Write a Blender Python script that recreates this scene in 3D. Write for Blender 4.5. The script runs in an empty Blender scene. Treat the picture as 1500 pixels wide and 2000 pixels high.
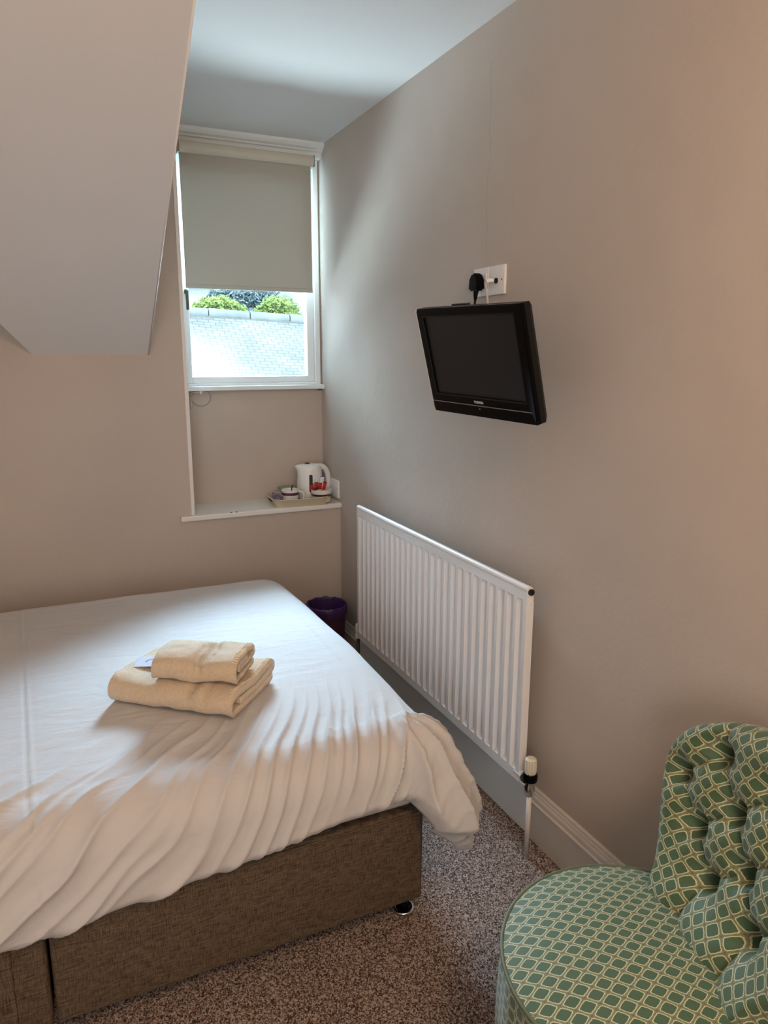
import bpy, bmesh, math, random
from mathutils import Vector, Matrix, noise
random.seed(7)
SC = bpy.context.scene
COL = SC.collection
PI = math.pi

# ------------------------------------------------------------------ camera
F_PX = 1406.107
cam_d = bpy.data.cameras.new('camera'); cam = bpy.data.objects.new('camera', cam_d); COL.objects.link(cam)
yaw, pit, rol = math.radians(24.9959), math.radians(12.4189), math.radians(0.1407)
fw = Vector((math.sin(yaw)*math.cos(pit), math.cos(yaw)*math.cos(pit), -math.sin(pit)))
rt = Vector((math.cos(yaw), -math.sin(yaw), 0)); up = rt.cross(fw)
r2 = rt*math.cos(rol)+up*math.sin(rol); u2 = -rt*math.sin(rol)+up*math.cos(rol)
M = Matrix((r2, u2, -fw)).transposed().to_4x4(); M.translation = Vector((0, 0, 1.4653))
cam.matrix_world = M
cam_d.sensor_fit = 'VERTICAL'; cam_d.sensor_height = 36; cam_d.lens = F_PX/2000*36
cam_d.clip_start = .02; cam_d.clip_end = 200
SC.camera = cam

# ------------------------------------------------------------------ world, lights, exposure
W = bpy.data.worlds.new('sky'); SC.world = W; W.use_nodes = True
nt = W.node_tree; bg = nt.nodes['Background']
bg.inputs[0].default_value = (.70, .90, 1.0, 1); bg.inputs[1].default_value = 7.0
SC.view_settings.view_transform = 'Standard'; SC.view_settings.look = 'None'
SC.view_settings.exposure = .24; SC.view_settings.gamma = 1; SC.view_settings.use_curve_mapping = False

def area(name, loc, target, sx, sy, power, color):
    l = bpy.data.lights.new(name, 'AREA'); l.shape = 'RECTANGLE'; l.size = sx; l.size_y = sy
    l.energy = power; l.color = color
    o = bpy.data.objects.new(name, l); COL.objects.link(o); o.location = loc
    o.rotation_euler = (Vector(target)-Vector(loc)).to_track_quat('-Z', 'Y').to_euler()
    return o
# the bright sky above the neighbouring roof, shining in through the dormer window
area('sky_daylight', (2.9, 5.8, 3.8), (.9, 3.44, 1.6), 7.0, 2.6, 3300, (.55, .77, 1.0)).data.spread = math.radians(110)
# added fill lamp, unseen below the window view, to brighten the ceiling
area('ceiling_fill', (.9, 4.65, .85), (.9, 4.60, 3), 2.4, 1.9, 600, (.72, .90, 1.0)).data.spread = math.radians(140)
# added neutral fill panel at the windowless back wall, behind the camera
area('rear_fill', (-.9, -1.72, 1.45), (-.3, 3, 1.2), 1.5, 1.5, 36, (1.0, .95, .92))
# warm ceiling lamp behind the camera
l = bpy.data.lights.new('ceiling_lamp', 'POINT'); l.energy = 36; l.color = (1, .63, .36); l.shadow_soft_size = .22
o = bpy.data.objects.new('ceiling_lamp', l); COL.objects.link(o); o.location = (.55, -.25, 2.2)

# ------------------------------------------------------------------ materials
def nodes_of(name):
    m = bpy.data.materials.new(name); m.use_nodes = True
    t = m.node_tree; return m, t, t.nodes['Principled BSDF']
def N(t, typ, **kw):
    n = t.nodes.new(typ)
    for k, v in kw.items():
        if k.startswith('i_'):
            n.inputs[k[2:].replace('_', ' ')].default_value = v
        else: setattr(n, k, v)
    return n
def mat(name, col, rough=.5, metal=0, bump=0, scale=50, var=0, vscale=6, spec=.5, coat=0, detail=3, trans=0, sheen=0, coord='Object'):
    m, t, b = nodes_of(name)
    b.inputs['Base Color'].default_value = (*col, 1); b.inputs['Roughness'].default_value = rough
    b.inputs['Metallic'].default_value = metal; b.inputs['Specular IOR Level'].default_value = spec
    b.inputs['Coat Weight'].default_value = coat; b.inputs['Sheen Weight'].default_value = sheen
    tc = N(t, 'ShaderNodeTexCoord')
    if bump:
        n = N(t, 'ShaderNodeTexNoise', i_Scale=scale, i_Detail=detail)
        t.links.new(tc.outputs[coord], n.inputs['Vector'])
        bp = N(t, 'ShaderNodeBump', i_Strength=bump, i_Distance=.004)
        t.links.new(n.outputs['Fac'], bp.inputs['Height']); t.links.new(bp.outputs[0], b.inputs['Normal'])
    if var:
        n = N(t, 'ShaderNodeTexNoise', i_Scale=vscale, i_Detail=4.0)
        t.links.new(tc.outputs[coord], n.inputs['Vector'])
        r = N(t, 'ShaderNodeValToRGB'); r.color_ramp.elements[0].position = .3; r.color_ramp.elements[1].position = .7
        r.color_ramp.elements[0].color = (*[c*(1-var) for c in col], 1); r.color_ramp.elements[1].color = (*[min(1, c*(1+var)) for c in col], 1)
        t.links.new(n.outputs['Fac'], r.inputs['Fac']); t.links.new(r.outputs[0], b.inputs['Base Color'])
    return m
MT = {}
MT['white_gloss'] = mat('white_gloss_paint', (.80, .78, .74), .32, bump=.05, scale=30)
MT['upvc'] = mat('brilliant_white_paint', (.80, .86, .88), .35)
MT['skirt'] = mat('skirting_gloss_paint', (.66, .63, .59), .35, bump=.08, scale=25, var=.04, vscale=12)
MT['ceiling'] = mat('ceiling_emulsion', (.74, .74, .735), .85, bump=.08, scale=60)
MT['rad'] = mat('radiator_enamel', (.78, .77, .77), .30)
MT['plastic_white'] = mat('white_plastic', (.82, .82, .81), .35)
MT['cream'] = mat('cream_plastic', (.60, .52, .38), .45)
MT['black'] = mat('black_gloss_plastic', (.002, .002, .0025), .25, spec=.10)
MT['black_matte'] = mat('black_matte_plastic', (.009, .009, .010), .5, spec=.2)
MT['screen'] = mat('dark_lcd_screen', (.006, .006, .008), .42, spec=.4)
MT['silver'] = mat('silver_trim', (.30, .30, .31), .35, metal=.6)
MT['chrome'] = mat('chrome', (.75, .75, .76), .12, metal=1)
MT['dark_metal'] = mat('dark_metal', (.035, .035, .035), .35, metal=.6)
MT['bag'] = mat('purple_bin_liner', (.05, .022, .11), .35)
MT['bin'] = mat('purple_bin', (.075, .022, .06), .6, bump=.3, scale=200)
MT['red'] = mat('red_paper', (.55, .03, .02), .4)
MT['dark_paper'] = mat('dark_brown_paper', (.05, .02, .02), .4)
MT['slot'] = mat('dark_slot', (.02, .015, .012), .7)
MT['cable_white'] = mat('white_cable', (.62, .58, .53), .5)
MT['cable_grey'] = mat('grey_cable', (.32, .31, .29), .5)
MT['china'] = mat('white_china', (.80, .78, .74), .15)
MT['purple_band'] = mat('purple_band', (.09, .03, .07), .4)
MT['saucer'] = mat('green_glass', (.22, .25, .2), .15)
MT['card'] = mat('lilac_card', (.42, .40, .48), .7)
MT['card_ink'] = mat('dark_card_print', (.09, .07, .09), .6)
MT['towel'] = mat('cream_terry_towel', (.66, .52, .36), .95, bump=.9, scale=420, var=.07, vscale=160, sheen=.3, detail=2)
MT['towel_band'] = mat('woven_towel_border', (.68, .54, .37), .8, bump=.25, scale=300)
MT['mattress'] = mat('white_mattress_ticking', (.62, .58, .54), .9)
MT['thread'] = mat('cream_stitching', (.82, .72, .55), .9)

def wall_mat(name, crack=False):
    m, t, b = nodes_of(name)
    b.inputs['Roughness'].default_value = .75
    tc = N(t, 'ShaderNodeTexCoord')
    n = N(t, 'ShaderNodeTexNoise', i_Scale=2.2, i_Detail=5.0); t.links.new(tc.outputs['Object'], n.inputs['Vector'])
    r = N(t, 'ShaderNodeValToRGB'); r.color_ramp.elements[0].position = .3; r.color_ramp.elements[1].position = .7
    r.color_ramp.elements[0].color = (.505, .44, .385, 1); r.color_ramp.elements[1].color = (.545, .48, .42, 1)
    t.links.new(n.outputs['Fac'], r.inputs['Fac'])
    out = r.outputs[0]
    # brushed plaster: a fine mix of big trowel waves and roller stipple
    n2 = N(t, 'ShaderNodeTexNoise', i_Scale=9.0, i_Detail=6.0, i_Roughness=.6); t.links.new(tc.outputs['Object'], n2.inputs['Vector'])
    n3 = N(t, 'ShaderNodeTexNoise', i_Scale=160.0, i_Detail=2.0); t.links.new(tc.outputs['Object'], n3.inputs['Vector'])
    b1 = N(t, 'ShaderNodeBump', i_Strength=.35, i_Distance=.008); t.links.new(n2.outputs['Fac'], b1.inputs['Height'])
    b2 = N(t, 'ShaderNodeBump', i_Strength=.12, i_Distance=.002); t.links.new(n3.outputs['Fac'], b2.inputs['Height'])
    t.links.new(b1.outputs[0], b2.inputs['Normal']); t.links.new(b2.outputs[0], b.inputs['Normal'])
    if crack:
        sx = N(t, 'ShaderNodeSeparateXYZ'); t.links.new(tc.outputs['Object'], sx.inputs[0])
        cz = N(t, 'ShaderNodeCombineXYZ'); t.links.new(sx.outputs['Z'], cz.inputs['Z'])
        cn = N(t, 'ShaderNodeTexNoise', i_Scale=7.0, i_Detail=8.0, i_Roughness=.6); t.links.new(cz.outputs[0], cn.inputs['Vector'])
        def ma(op, a, bb=None, c=None):
            q = N(t, 'ShaderNodeMath', operation=op)
            for i, v in enumerate((a, bb, c)):
                if v is None: continue
                if isinstance(v, (int, float)): q.inputs[i].default_value = v
                else: t.links.new(v, q.inputs[i])
            return q.outputs[0]
        off = ma('MULTIPLY', ma('SUBTRACT', cn.outputs['Fac'], .5), .07)
        d = ma('ABSOLUTE', ma('SUBTRACT', ma('SUBTRACT', sx.outputs['Y'], 1.970), off))
        line = ma('LESS_THAN', d, .0011)
        rng = ma('MULTIPLY', ma('GREATER_THAN', sx.outputs['Z'], 1.76), ma('LESS_THAN', sx.outputs['Z'], 2.30))
        fac = ma('MULTIPLY', ma('MULTIPLY', line, rng), .40)
        mx = N(t, 'ShaderNodeMixRGB'); mx.inputs[2].default_value = (.22, .17, .14, 1)
        t.links.new(fac, mx.inputs[0]); t.links.new(out, mx.inputs[1]); out = mx.outputs[0]
    t.links.new(out, b.inputs['Base Color'])
    return m
MT['wall'] = wall_mat('taupe_emulsion'); MT['wall_crack'] = wall_mat('taupe_emulsion_cracked', True)

def fabric_duvet():
    m, t, b = nodes_of('white_cotton')
    b.inputs['Base Color'].default_value = (.52, .50, .485, 1); b.inputs['Roughness'].default_value = .85
    b.inputs['Sheen Weight'].default_value = .15
    tc = N(t, 'ShaderNodeTexCoord')
    mp = N(t, 'ShaderNodeMapping'); mp.inputs['Scale'].default_value = (4, 13, 8); mp.inputs['Rotation'].default_value = (0, 0, .5)
    t.links.new(tc.outputs['Object'], mp.inputs[0])
    n = N(t, 'ShaderNodeTexNoise', i_Scale=1.6, i_Detail=5.0, i_Distortion=.6); t.links.new(mp.outputs[0], n.inputs['Vector'])
    bp = N(t, 'ShaderNodeBump', i_Strength=.45, i_Distance=.012); t.links.new(n.outputs['Fac'], bp.inputs['Height'])
    t.links.new(bp.outputs[0], b.inputs['Normal'])
    return m
MT['duvet'] = fabric_duvet()

def carpet_mat():
    m, t, b = nodes_of('speckled_carpet')
    b.inputs['Roughness'].default_value = 1; b.inputs['Specular IOR Level'].default_value = .1
    tc = N(t, 'ShaderNodeTexCoord')
    v0 = N(t, 'ShaderNodeTexVoronoi', i_Scale=330.0); t.links.new(tc.outputs['Object'], v0.inputs['Vector'])
    v1 = N(t, 'ShaderNodeTexNoise', i_Scale=90.0, i_Detail=3.0); t.links.new(tc.outputs['Object'], v1.inputs['Vector'])
    v2 = N(t, 'ShaderNodeRGBToBW'); t.links.new(v0.outputs['Color'], v2.inputs[0])
    v = N(t, 'ShaderNodeMixRGB'); v.inputs[0].default_value = .3; t.links.new(v2.outputs[0], v.inputs[1]); t.links.new(v1.outputs['Fac'], v.inputs[2])
    r = N(t, 'ShaderNodeValToRGB'); e = r.color_ramp.elements
    e[0].position = .30; e[0].color = (.045, .027, .021, 1); e[1].position = .74; e[1].color = (.46, .37, .32, 1)
    k = e.new(.5); k.color = (.20, .14, .11, 1)
    t.links.new(v.outputs[0], r.inputs['Fac']); t.links.new(r.outputs[0], b.inputs['Base Color'])
    bp = N(t, 'ShaderNodeBump', i_Strength=.6, i_Distance=.004); t.links.new(v.outputs[0], bp.inputs['Height'])
    t.links.new(bp.outputs[0], b.inputs['Normal'])
    return m
MT['carpet'] = carpet_mat()

def weave_mat():
    m, t, b = nodes_of('brown_woven_upholstery')
    b.inputs['Roughness'].default_value = .95; b.inputs['Specular IOR Level'].default_value = .15
    tc = N(t, 'ShaderNodeTexCoord')
    fs = []
    for sc in ((60, 60, 900), (900, 900, 60)):
        mp = N(t, 'ShaderNodeMapping'); mp.inputs['Scale'].default_value = sc; t.links.new(tc.outputs['Object'], mp.inputs[0])
        n = N(t, 'ShaderNodeTexNoise', i_Scale=.7, i_Detail=2.0); t.links.new(mp.outputs[0], n.inputs['Vector']); fs.append(n.outputs['Fac'])
    a = N(t, 'ShaderNodeMath', operation='ADD'); t.links.new(fs[0], a.inputs[0]); t.links.new(fs[1], a.inputs[1])
    r = N(t, 'ShaderNodeValToRGB'); e = r.color_ramp.elements
    hf = N(t, 'ShaderNodeMath', operation='MULTIPLY'); hf.inputs[1].default_value = .5; t.links.new(a.outputs[0], hf.inputs[0])
    e[0].position = .38; e[0].color = (.045, .030, .019, 1); e[1].position = .62; e[1].color = (.155, .112, .073, 1)
    t.links.new(hf.outputs[0], r.inputs['Fac']); t.links.new(r.outputs[0], b.inputs['Base Color'])
    bp = N(t, 'ShaderNodeBump', i_Strength=.5, i_Distance=.002); t.links.new(hf.outputs[0], bp.inputs['Height']); t.links.new(bp.outputs[0], b.inputs['Normal'])
    return m
MT['divan'] = weave_mat()

def trellis_mat():
    """green fabric woven with a cream double-line trellis; UV unit = one cell"""
    m, t, b = nodes_of('green_trellis_fabric')
    b.inputs['Roughness'].default_value = .62; b.inputs['Specular IOR Level'].default_value = .3; b.inputs['Sheen Weight'].default_value = .2
    uv = N(t, 'ShaderNodeUVMap'); uv.uv_map = 'UVMap'
    s = N(t, 'ShaderNodeSeparateXYZ'); t.links.new(uv.outputs[0], s.inputs[0])
    def ma(op, a, bb=None, c=None):
        q = N(t, 'ShaderNodeMath', operation=op)
        for i, v in enumerate((a, bb, c)):
            if v is None: continue
            if isinstance(v, (int, float)): q.inputs[i].default_value = v
            else: t.links.new(v, q.inputs[i])
        return q.outputs[0]
    u = ma('ABSOLUTE', ma('SUBTRACT', ma('FRACT', s.outputs[0]), .5)); v = ma('ABSOLUTE', ma('SUBTRACT', ma('FRACT', s.outputs[1]), .5))
    mx = ma('MAXIMUM', u, v)
    sm = ma('MULTIPLY', ma('ADD', u, v), .575)
    mn = ma('MINIMUM', u, v)
    # sides bow outwards in their middle, corners are cut
    sd = ma('MAXIMUM', ma('ADD', mx, ma('MULTIPLY', ma('COSINE', ma('MULTIPLY', mn, 15.0)), -.012)), sm)
    def band(lo, hi):
        return ma('MULTIPLY', ma('GREATER_THAN', sd, lo), ma('LESS_THAN', sd, hi))
    line = band(.378, .438)
    knot = ma('GREATER_THAN', ma('ADD', u, v), .93)
    cols = [(.058, .105, .052, 1), (.50, .50, .31, 1), (.17, .185, .095, 1), (.16, .075, .035, 1)]
    ch = ma('GREATER_THAN', sd, .438)
    m1 = N(t, 'ShaderNodeMixRGB'); m1.inputs[1].default_value = cols[0]; m1.inputs[2].default_value = cols[2]; t.links.new(ch, m1.inputs[0])
    m2 = N(t, 'ShaderNodeMixRGB'); m2.inputs[2].default_value = cols[1]; t.links.new(line, m2.inputs[0]); t.links.new(m1.outputs[0], m2.inputs[1])
    m3 = N(t, 'ShaderNodeMixRGB'); m3.inputs[2].default_value = cols[3]; t.links.new(knot, m3.inputs[0]); t.links.new(m2.outputs[0], m3.inputs[1])
    t.links.new(m3.outputs[0], b.inputs['Base Color'])
    bp = N(t, 'ShaderNodeBump', i_Strength=.35, i_Distance=.0015); t.links.new(line, bp.inputs['Height']); t.links.new(bp.outputs[0], b.inputs['Normal'])
    return m
MT['trellis'] = trellis_mat()
MT['green_piping'] = mat('dark_green_piping', (.10, .12, .07), .6)

def check_mat():
    m, t, b = nodes_of('purple_checked_paper')
    tc = N(t, 'ShaderNodeTexCoord'); c = N(t, 'ShaderNodeTexChecker', i_Scale=150.0)
    c.inputs[1].default_value = (.05, .02, .06, 1); c.inputs[2].default_value = (.34, .28, .34, 1)
    t.links.new(tc.outputs['Object'], c.inputs[0]); t.links.new(c.outputs[0], b.inputs['Base Color']); b.inputs['Roughness'].default_value = .4
    return m
MT['check'] = check_mat()

def blind_mat():
    m, t, b = nodes_of('blind_cloth')
    b.inputs['Base Color'].default_value = (.47, .44, .385, 1); b.inputs['Roughness'].default_value = .9
    tr = N(t, 'ShaderNodeBsdfTranslucent'); tr.inputs[0].default_value = (.46, .45, .40, 1)
    mx = N(t, 'ShaderNodeMixShader'); mx.inputs[0].default_value = .14
    out = t.nodes['Material Output']
    t.links.new(b.outputs[0], mx.inputs[1]); t.links.new(tr.outputs[0], mx.inputs[2]); t.links.new(mx.outputs[0], out.inputs[0])
    return m
MT['blind'] = blind_mat()

def glass_mat():
    m = bpy.data.materials.new('window_glass'); m.use_nodes = True; t = m.node_tree; t.nodes.clear()
    out = N(t, 'ShaderNodeOutputMaterial'); tr = N(t, 'ShaderNodeBsdfTransparent'); tr.inputs[0].default_value = (.95, .98, .98, 1)
    gl = N(t, 'ShaderNodeBsdfGlossy', i_Roughness=.02); fr = N(t, 'ShaderNodeFresnel', i_IOR=1.35); mx = N(t, 'ShaderNodeMixShader')
    t.links.new(fr.outputs[0], mx.inputs[0]); t.links.new(tr.outputs[0], mx.inputs[1]); t.links.new(gl.outputs[0], mx.inputs[2]); t.links.new(mx.outputs[0], out.inputs[0])
    return m
MT['glass'] = glass_mat()

def slate_mat():
    m, t, b = nodes_of('weathered_slates')
    b.inputs['Roughness'].default_value = .8
    tc = N(t, 'ShaderNodeTexCoord'); mp = N(t, 'ShaderNodeMapping'); t.links.new(tc.outputs['Object'], mp.inputs[0])
    br = N(t, 'ShaderNodeTexBrick', i_Scale=4.2); br.inputs['Color1'].default_value = (.125, .128, .126, 1); br.inputs['Color2'].default_value = (.165, .168, .166, 1)
    br.inputs['Mortar'].default_value = (.066, .064, .066, 1); br.inputs['Mortar Size'].default_value = .022; br.inputs['Mortar Smooth'].default_value = .4
    t.links.new(mp.outputs[0], br.inputs['Vector'])
    n = N(t, 'ShaderNodeTexNoise', i_Scale=1.1, i_Detail=6.0); t.links.new(tc.outputs['Object'], n.inputs['Vector'])
    r = N(t, 'ShaderNodeValToRGB'); r.color_ramp.elements[0].position = .35; r.color_ramp.elements[1].position = .6
    r.color_ramp.elements[0].color = (.55, .53, .52, 1); r.color_ramp.elements[1].color = (1, 1, 1, 1); t.links.new(n.outputs['Fac'], r.inputs['Fac'])
    mx = N(t, 'ShaderNodeMixRGB', blend_type='MULTIPLY'); mx.inputs[0].default_value = 1
    t.links.new(br.outputs[0], mx.inputs[1]); t.links.new(r.outputs[0], mx.inputs[2]); t.links.new(mx.outputs[0], b.inputs['Base Color'])
    return m
MT['slate'] = slate_mat()
MT['ridge'] = mat('ridge_tiles', (.13, .14, .145), .8, var=.2)
MT['leaf_light'] = mat('pale_green_foliage', (.17, .23, .06), .9, var=.5, vscale=5)  # pale yellow-green leaf colour with random variation
MT['leaf_dark'] = mat('bluish_foliage', (.12, .17, .19), .9, var=.3, vscale=4)
MT['render'] = mat('pale_house_render', (.40, .42, .42), .9)
MT['stone'] = mat('dark_stone_lintel', (.25, .25, .26), .9)

# ------------------------------------------------------------------ mesh helpers
def obj(name, bm, m, parent=None, smooth=False, mw=None):
    me = bpy.data.meshes.new(name)
    bmesh.ops.recalc_face_normals(bm, faces=bm.faces[:])
    bm.to_mesh(me); bm.free()
    if m is not None: me.materials.append(MT[m] if isinstance(m, str) else m)
    if smooth:
        for p in me.polygons: p.use_smooth = True
        if smooth != True: me.set_sharp_from_angle(angle=math.radians(smooth))
    o = bpy.data.objects.new(name, me); COL.objects.link(o)
    if parent: o.parent = parent
    return o
def tag(o, label, cat, group=None, kind=None):
    o['label'] = label; o['category'] = cat
    if group: o['group'] = group
    if kind: o['kind'] = kind
    return o
def struct(o): o['kind'] = 'structure'; return o
def thing(name, label, cat, loc=(0, 0, 0), rz=0, group=None):
    o = bpy.data.objects.new(name, None); COL.objects.link(o); o.location = loc; o.rotation_euler = (0, 0, rz)
    o.empty_display_size = .05
    return tag(o, label, cat, group)
def B(bm, x0, x1, y0, y1, z0, z1, bev=0, seg=2):
    r = bmesh.ops.create_cube(bm, size=1)
    for v in r['verts']:
        v.co = Vector(((x0+x1)/2+v.co.x*(x1-x0), (y0+y1)/2+v.co.y*(y1-y0), (z0+z1)/2+v.co.z*(z1-z0)))
    if bev:
        es = list({e for v in r['verts'] for e in v.link_edges})
        bmesh.ops.bevel(bm, geom=es, offset=bev, segments=seg, profile=.5, affect='EDGES')
    return bm
def box(x0, x1, y0, y1, z0, z1, bev=0, seg=2): return B(bmesh.new(), x0, x1, y0, y1, z0, z1, bev, seg)
def prism(pts, axis, a, b, bm=None):
    """polygon (2D) extruded along axis from a to b"""
    bm = bm or bmesh.new()
    def P(p, t): return {'x': (t, p[0], p[1]), 'y': (p[0], t, p[1]), 'z': (p[0], p[1], t)}[axis]
    A = [bm.verts.new(P(p, a)) for p in pts]; C = [bm.verts.new(P(p, b)) for p in pts]
    bm.faces.new(A); bm.faces.new(C[::-1]); n = len(pts)
    for i in range(n): bm.faces.new((A[i], A[(i+1) % n], C[(i+1) % n], C[i]))
    return bm
def lathe(prof, n=40, bm=None, cx=0, cy=0, cap=False):
    bm = bm or bmesh.new(); rings = []
    for r, z in prof:
        if r < 1e-6: rings.append([bm.verts.new((cx, cy, z))]*n)
        else: rings.append([bm.verts.new((cx+r*math.cos(2*PI*i/n), cy+r*math.sin(2*PI*i/n), z)) for i in range(n)])
    for a, b in zip(rings, rings[1:]):
        for i in range(n):
            q = [a[i], a[(i+1) % n], b[(i+1) % n], b[i]]; u = []
            for v in q:
                if v not in u: u.append(v)
            if len(u) > 2: bm.faces.new(u)
    return bm
def tube(path, r, n=10, bm=None, closed=False):
    bm = bm or bmesh.new(); P = [Vector(p) for p in path]; rings = []; m = len(P); prev = None
    for i, p in enumerate(P):
        a = P[(i-1) % m] if (closed or i) else P[0]; b = P[(i+1) % m] if (closed or i < m-1) else P[-1]
        t = (b-a).normalized()
        if prev is None: x = t.orthogonal().normalized()
        else: x = (prev-t*prev.dot(t)).normalized()
        prev = x; y = t.cross(x); rr = r[i] if isinstance(r, (list, tuple)) else r
        rings.append([bm.verts.new(p+(x*math.cos(2*PI*k/n)+y*math.sin(2*PI*k/n))*rr) for k in range(n)])
    pairs = list(zip(rings, rings[1:]))+([(rings[-1], rings[0])] if closed else [])
    for a, b in pairs:
        for k in range(n): bm.faces.new((a[k], a[(k+1) % n], b[(k+1) % n], b[k]))
    if not closed: bm.faces.new(rings[0]); bm.faces.new(rings[-1][::-1])
    return bm
def catmull(pts, k=8):
    P = [Vector(p) for p in pts]; out = []
    for i in range(len(P)-1):
        a, b, c, d = P[max(i-1, 0)], P[i], P[i+1], P[min(i+2, len(P)-1)]
        for j in range(k):
            t = j/k
            out.append(.5*((2*b)+(c-a)*t+(2*a-5*b+4*c-d)*t*t+(3*b-a-3*c+d)*t**3))
    out.append(P[-1]); return out
def xf(bm, mx): bmesh.ops.transform(bm, matrix=mx, verts=bm.verts[:]); return bm
def fbm(x, y, z=0, o=3): return noise.fractal(Vector((x, y, z)), 1.0, 2.0, o)
def nz(x, y, z=0): return noise.noise(Vector((x, y, z)))

# ------------------------------------------------------------------ the room
XR, YF, YN, ZC = 1.26, 3.205, 3.4465, 2.406
XL, YB = -2.3, -1.8                      # left and back walls behind the camera
NX0 = .560                               # left side of the window niche
ZS = .757                                # niche shelf
WX0, WX1, WZ0, WZ1 = .585, 1.240, 1.315, 2.345    # window opening
struct(obj('floor', box(XL-.1, XR+.1, YB-.1, YN+.3, -.1, 0), 'carpet'))
struct(obj('wall_right', box(XR, XR+.12, YB-.1, YN+.08, 0, ZC+.1), 'wall_crack'))
struct(obj('wall_left', box(XL-.12, XL, YB-.1, YF+.2, 0, ZC+.5), 'wall'))
struct(obj('wall_back', box(XL, XR, YB-.12, YB, 0, ZC+.1), 'wall'))
bm = bmesh.new()
B(bm, XL, NX0, YF, YN+.2, 0, ZC+.1); B(bm, NX0, XR, YF, YN+.2, 0, ZS-.025)
struct(obj('wall_far', bm, 'wall'))
bm = bmesh.new()
B(bm, NX0, XR, YN, YN+.08, ZS-.03, WZ0-.022)
B(bm, NX0, XR, YN, YN+.08, WZ1, ZC+.1)
B(bm, NX0, WX0, YN, YN+.08, WZ0-.03, WZ1+.02); B(bm, WX1, XR, YN, YN+.08, WZ0-.03, WZ1+.02)
struct(obj('wall_niche', bm, 'wall'))
struct(obj('ceiling', box(XL, XR, YB, YN+.2, ZC, ZC+.1), 'ceiling'))
# sloping attic soffit: a closed wedge between slope, far wall and ceiling, with a splayed left end
sl = (2.287-1.459)/(3.205-1.949)
yt = YF-(ZC-1.459)/sl
def wedge():
    bm = bmesh.new()
    a = bm.verts.new((-.032, YF, 1.459)); b = bm.verts.new((.407, YF, 1.459))
    dx = (-.125+.032)/(3.205-3.04)
    c = bm.verts.new((.407, yt, ZC)); d = bm.verts.new((-.032+dx*(YF-yt), yt, ZC))
    e = bm.verts.new((.407, YF, ZC)); f = bm.verts.new((-.032, YF, ZC))
    bm.faces.new((a, b, c, d)); bm.faces.new((b, e, c)); bm.faces.new((a, d, f)); bm.faces.new((c, e, f, d)); bm.faces.new((a, f, e, b))
    return bm
struct(obj('ceiling_slope', wedge(), 'ceiling'))
struct(obj('slope_edge_highlight', tube([(.407, YF, 1.459), (.407, yt, ZC)], .0035, 8), 'white_gloss', None, True))  # white tube added to paint the highlight along the slope's edge
# cornice over the window
pr = [(YN, ZC), (YN-.085, ZC), (YN-.085, ZC-.012), (YN-.075, ZC-.022), (YN-.06, ZC-.028), (YN-.06, ZC-.034), (YN-.045, ZC-.036), (YN-.045, ZC-.058), (YN, ZC-.060)]
struct(obj('trim_cornice', prism(pr, 'x', NX0, XR), 'upvc'))
# white bead down the front corner of the niche
struct(obj('trim_niche_bead', box(.545, .562, YF-.006, YF+.02, ZS, ZC, .003), 'white_gloss'))
# skirting boards
def skirt_prof(h=.168, t=.020):
    return [(0, 0), (-t, 0), (-t, h*.74), (-t-.004, h*.755), (-t-.004, h*.775), (-t+.002, h*.79), (-t+.003, h*.86), (-t+.008, h*.90), (-t+.008, h*.925), (-t+.011, h*.935), (-t+.012, h*.985), (-t+.015, h), (0, h)]
bm = prism([(XR+x, z) for x, z in skirt_prof()], 'y', YB, 1.598)
prism([(XR+x, z) for x, z in skirt_prof()], 'y', 2.93, YF, bm)
struct(obj('baseboard_right', bm, 'skirt'))
struct(obj('baseboard_radiator', box(XR-.016, XR, 1.598, 2.93, 0, .155, .002), 'upvc'))
bm = prism([(YF+x, z) for x, z in skirt_prof()], 'x', XL, XR-.02)
struct(obj('baseboard_far', bm, 'skirt'))
bm = prism([(XL-x, z) for x, z in skirt_prof()], 'y', YB, YF)
struct(obj('baseboard_left', bm, 'skirt'))
# niche shelf with rounded nosing
bm = bmesh.new()
B(bm, NX0-.004, XR, YF-.002, YN, ZS-.024, ZS); B(bm, .497, XR, YF-.022, YF+.001, ZS-.024, ZS, .006, 3)
o = struct(obj('trim_niche_shelf', bm, 'white_gloss'))
for sx in (.722, .746):
    obj('screw_hole', xf(lathe([(0, 0), (.0045, 0), (.0045, .002), (0, .0022)], 12), Matrix.Translation((sx, YF-.014, ZS-.0005))), 'slot', o)

# window: frame, sash, glass
wf = bpy.data.objects.new('window_1', None); COL.objects.link(wf); wf.location = (WX0, YN, WZ0); struct(wf)
def wl(bm): return xf(bm, Matrix.Translation((-WX0, -YN, -WZ0)))
bm = bmesh.new(); fy0, fy1 = YN-.012, YN+.07
B(bm, WX0, WX0+.018, fy0, fy1, WZ0, WZ1, .003); B(bm, WX1-.014, WX1+.012, fy0, fy1, WZ0, WZ1, .003)
B(bm, WX0+.018, WX1-.014, fy0, fy1, WZ0, WZ0+.012, .003); B(bm, WX0, WX1, fy0, fy1, WZ1-.03, WZ1, .003)
obj('window_frame', wl(bm), 'upvc', wf)
bm = bmesh.new(); s0, s1 = YN+.002, YN+.05; a, b_ = WX0+.018, WX1-.014
B(bm, a, a+.026, s0, s1, WZ0+.012, WZ1-.03, .003); B(bm, b_-.036, b_, s0, s1, WZ0+.012, WZ1-.03, .003)
B(bm, a+.026, b_-.036, s0, s1, WZ0+.012, WZ0+.042, .003); B(bm, a+.026, b_-.036, s0, s1, WZ1-.07, WZ1-.03, .003)
sash = obj('sash', wl(bm), 'upvc', wf)
obj('pane', wl(box(a+.020, b_-.034, YN+.024, YN+.028, WZ0+.040, WZ1-.068)), 'glass', wf)
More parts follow.
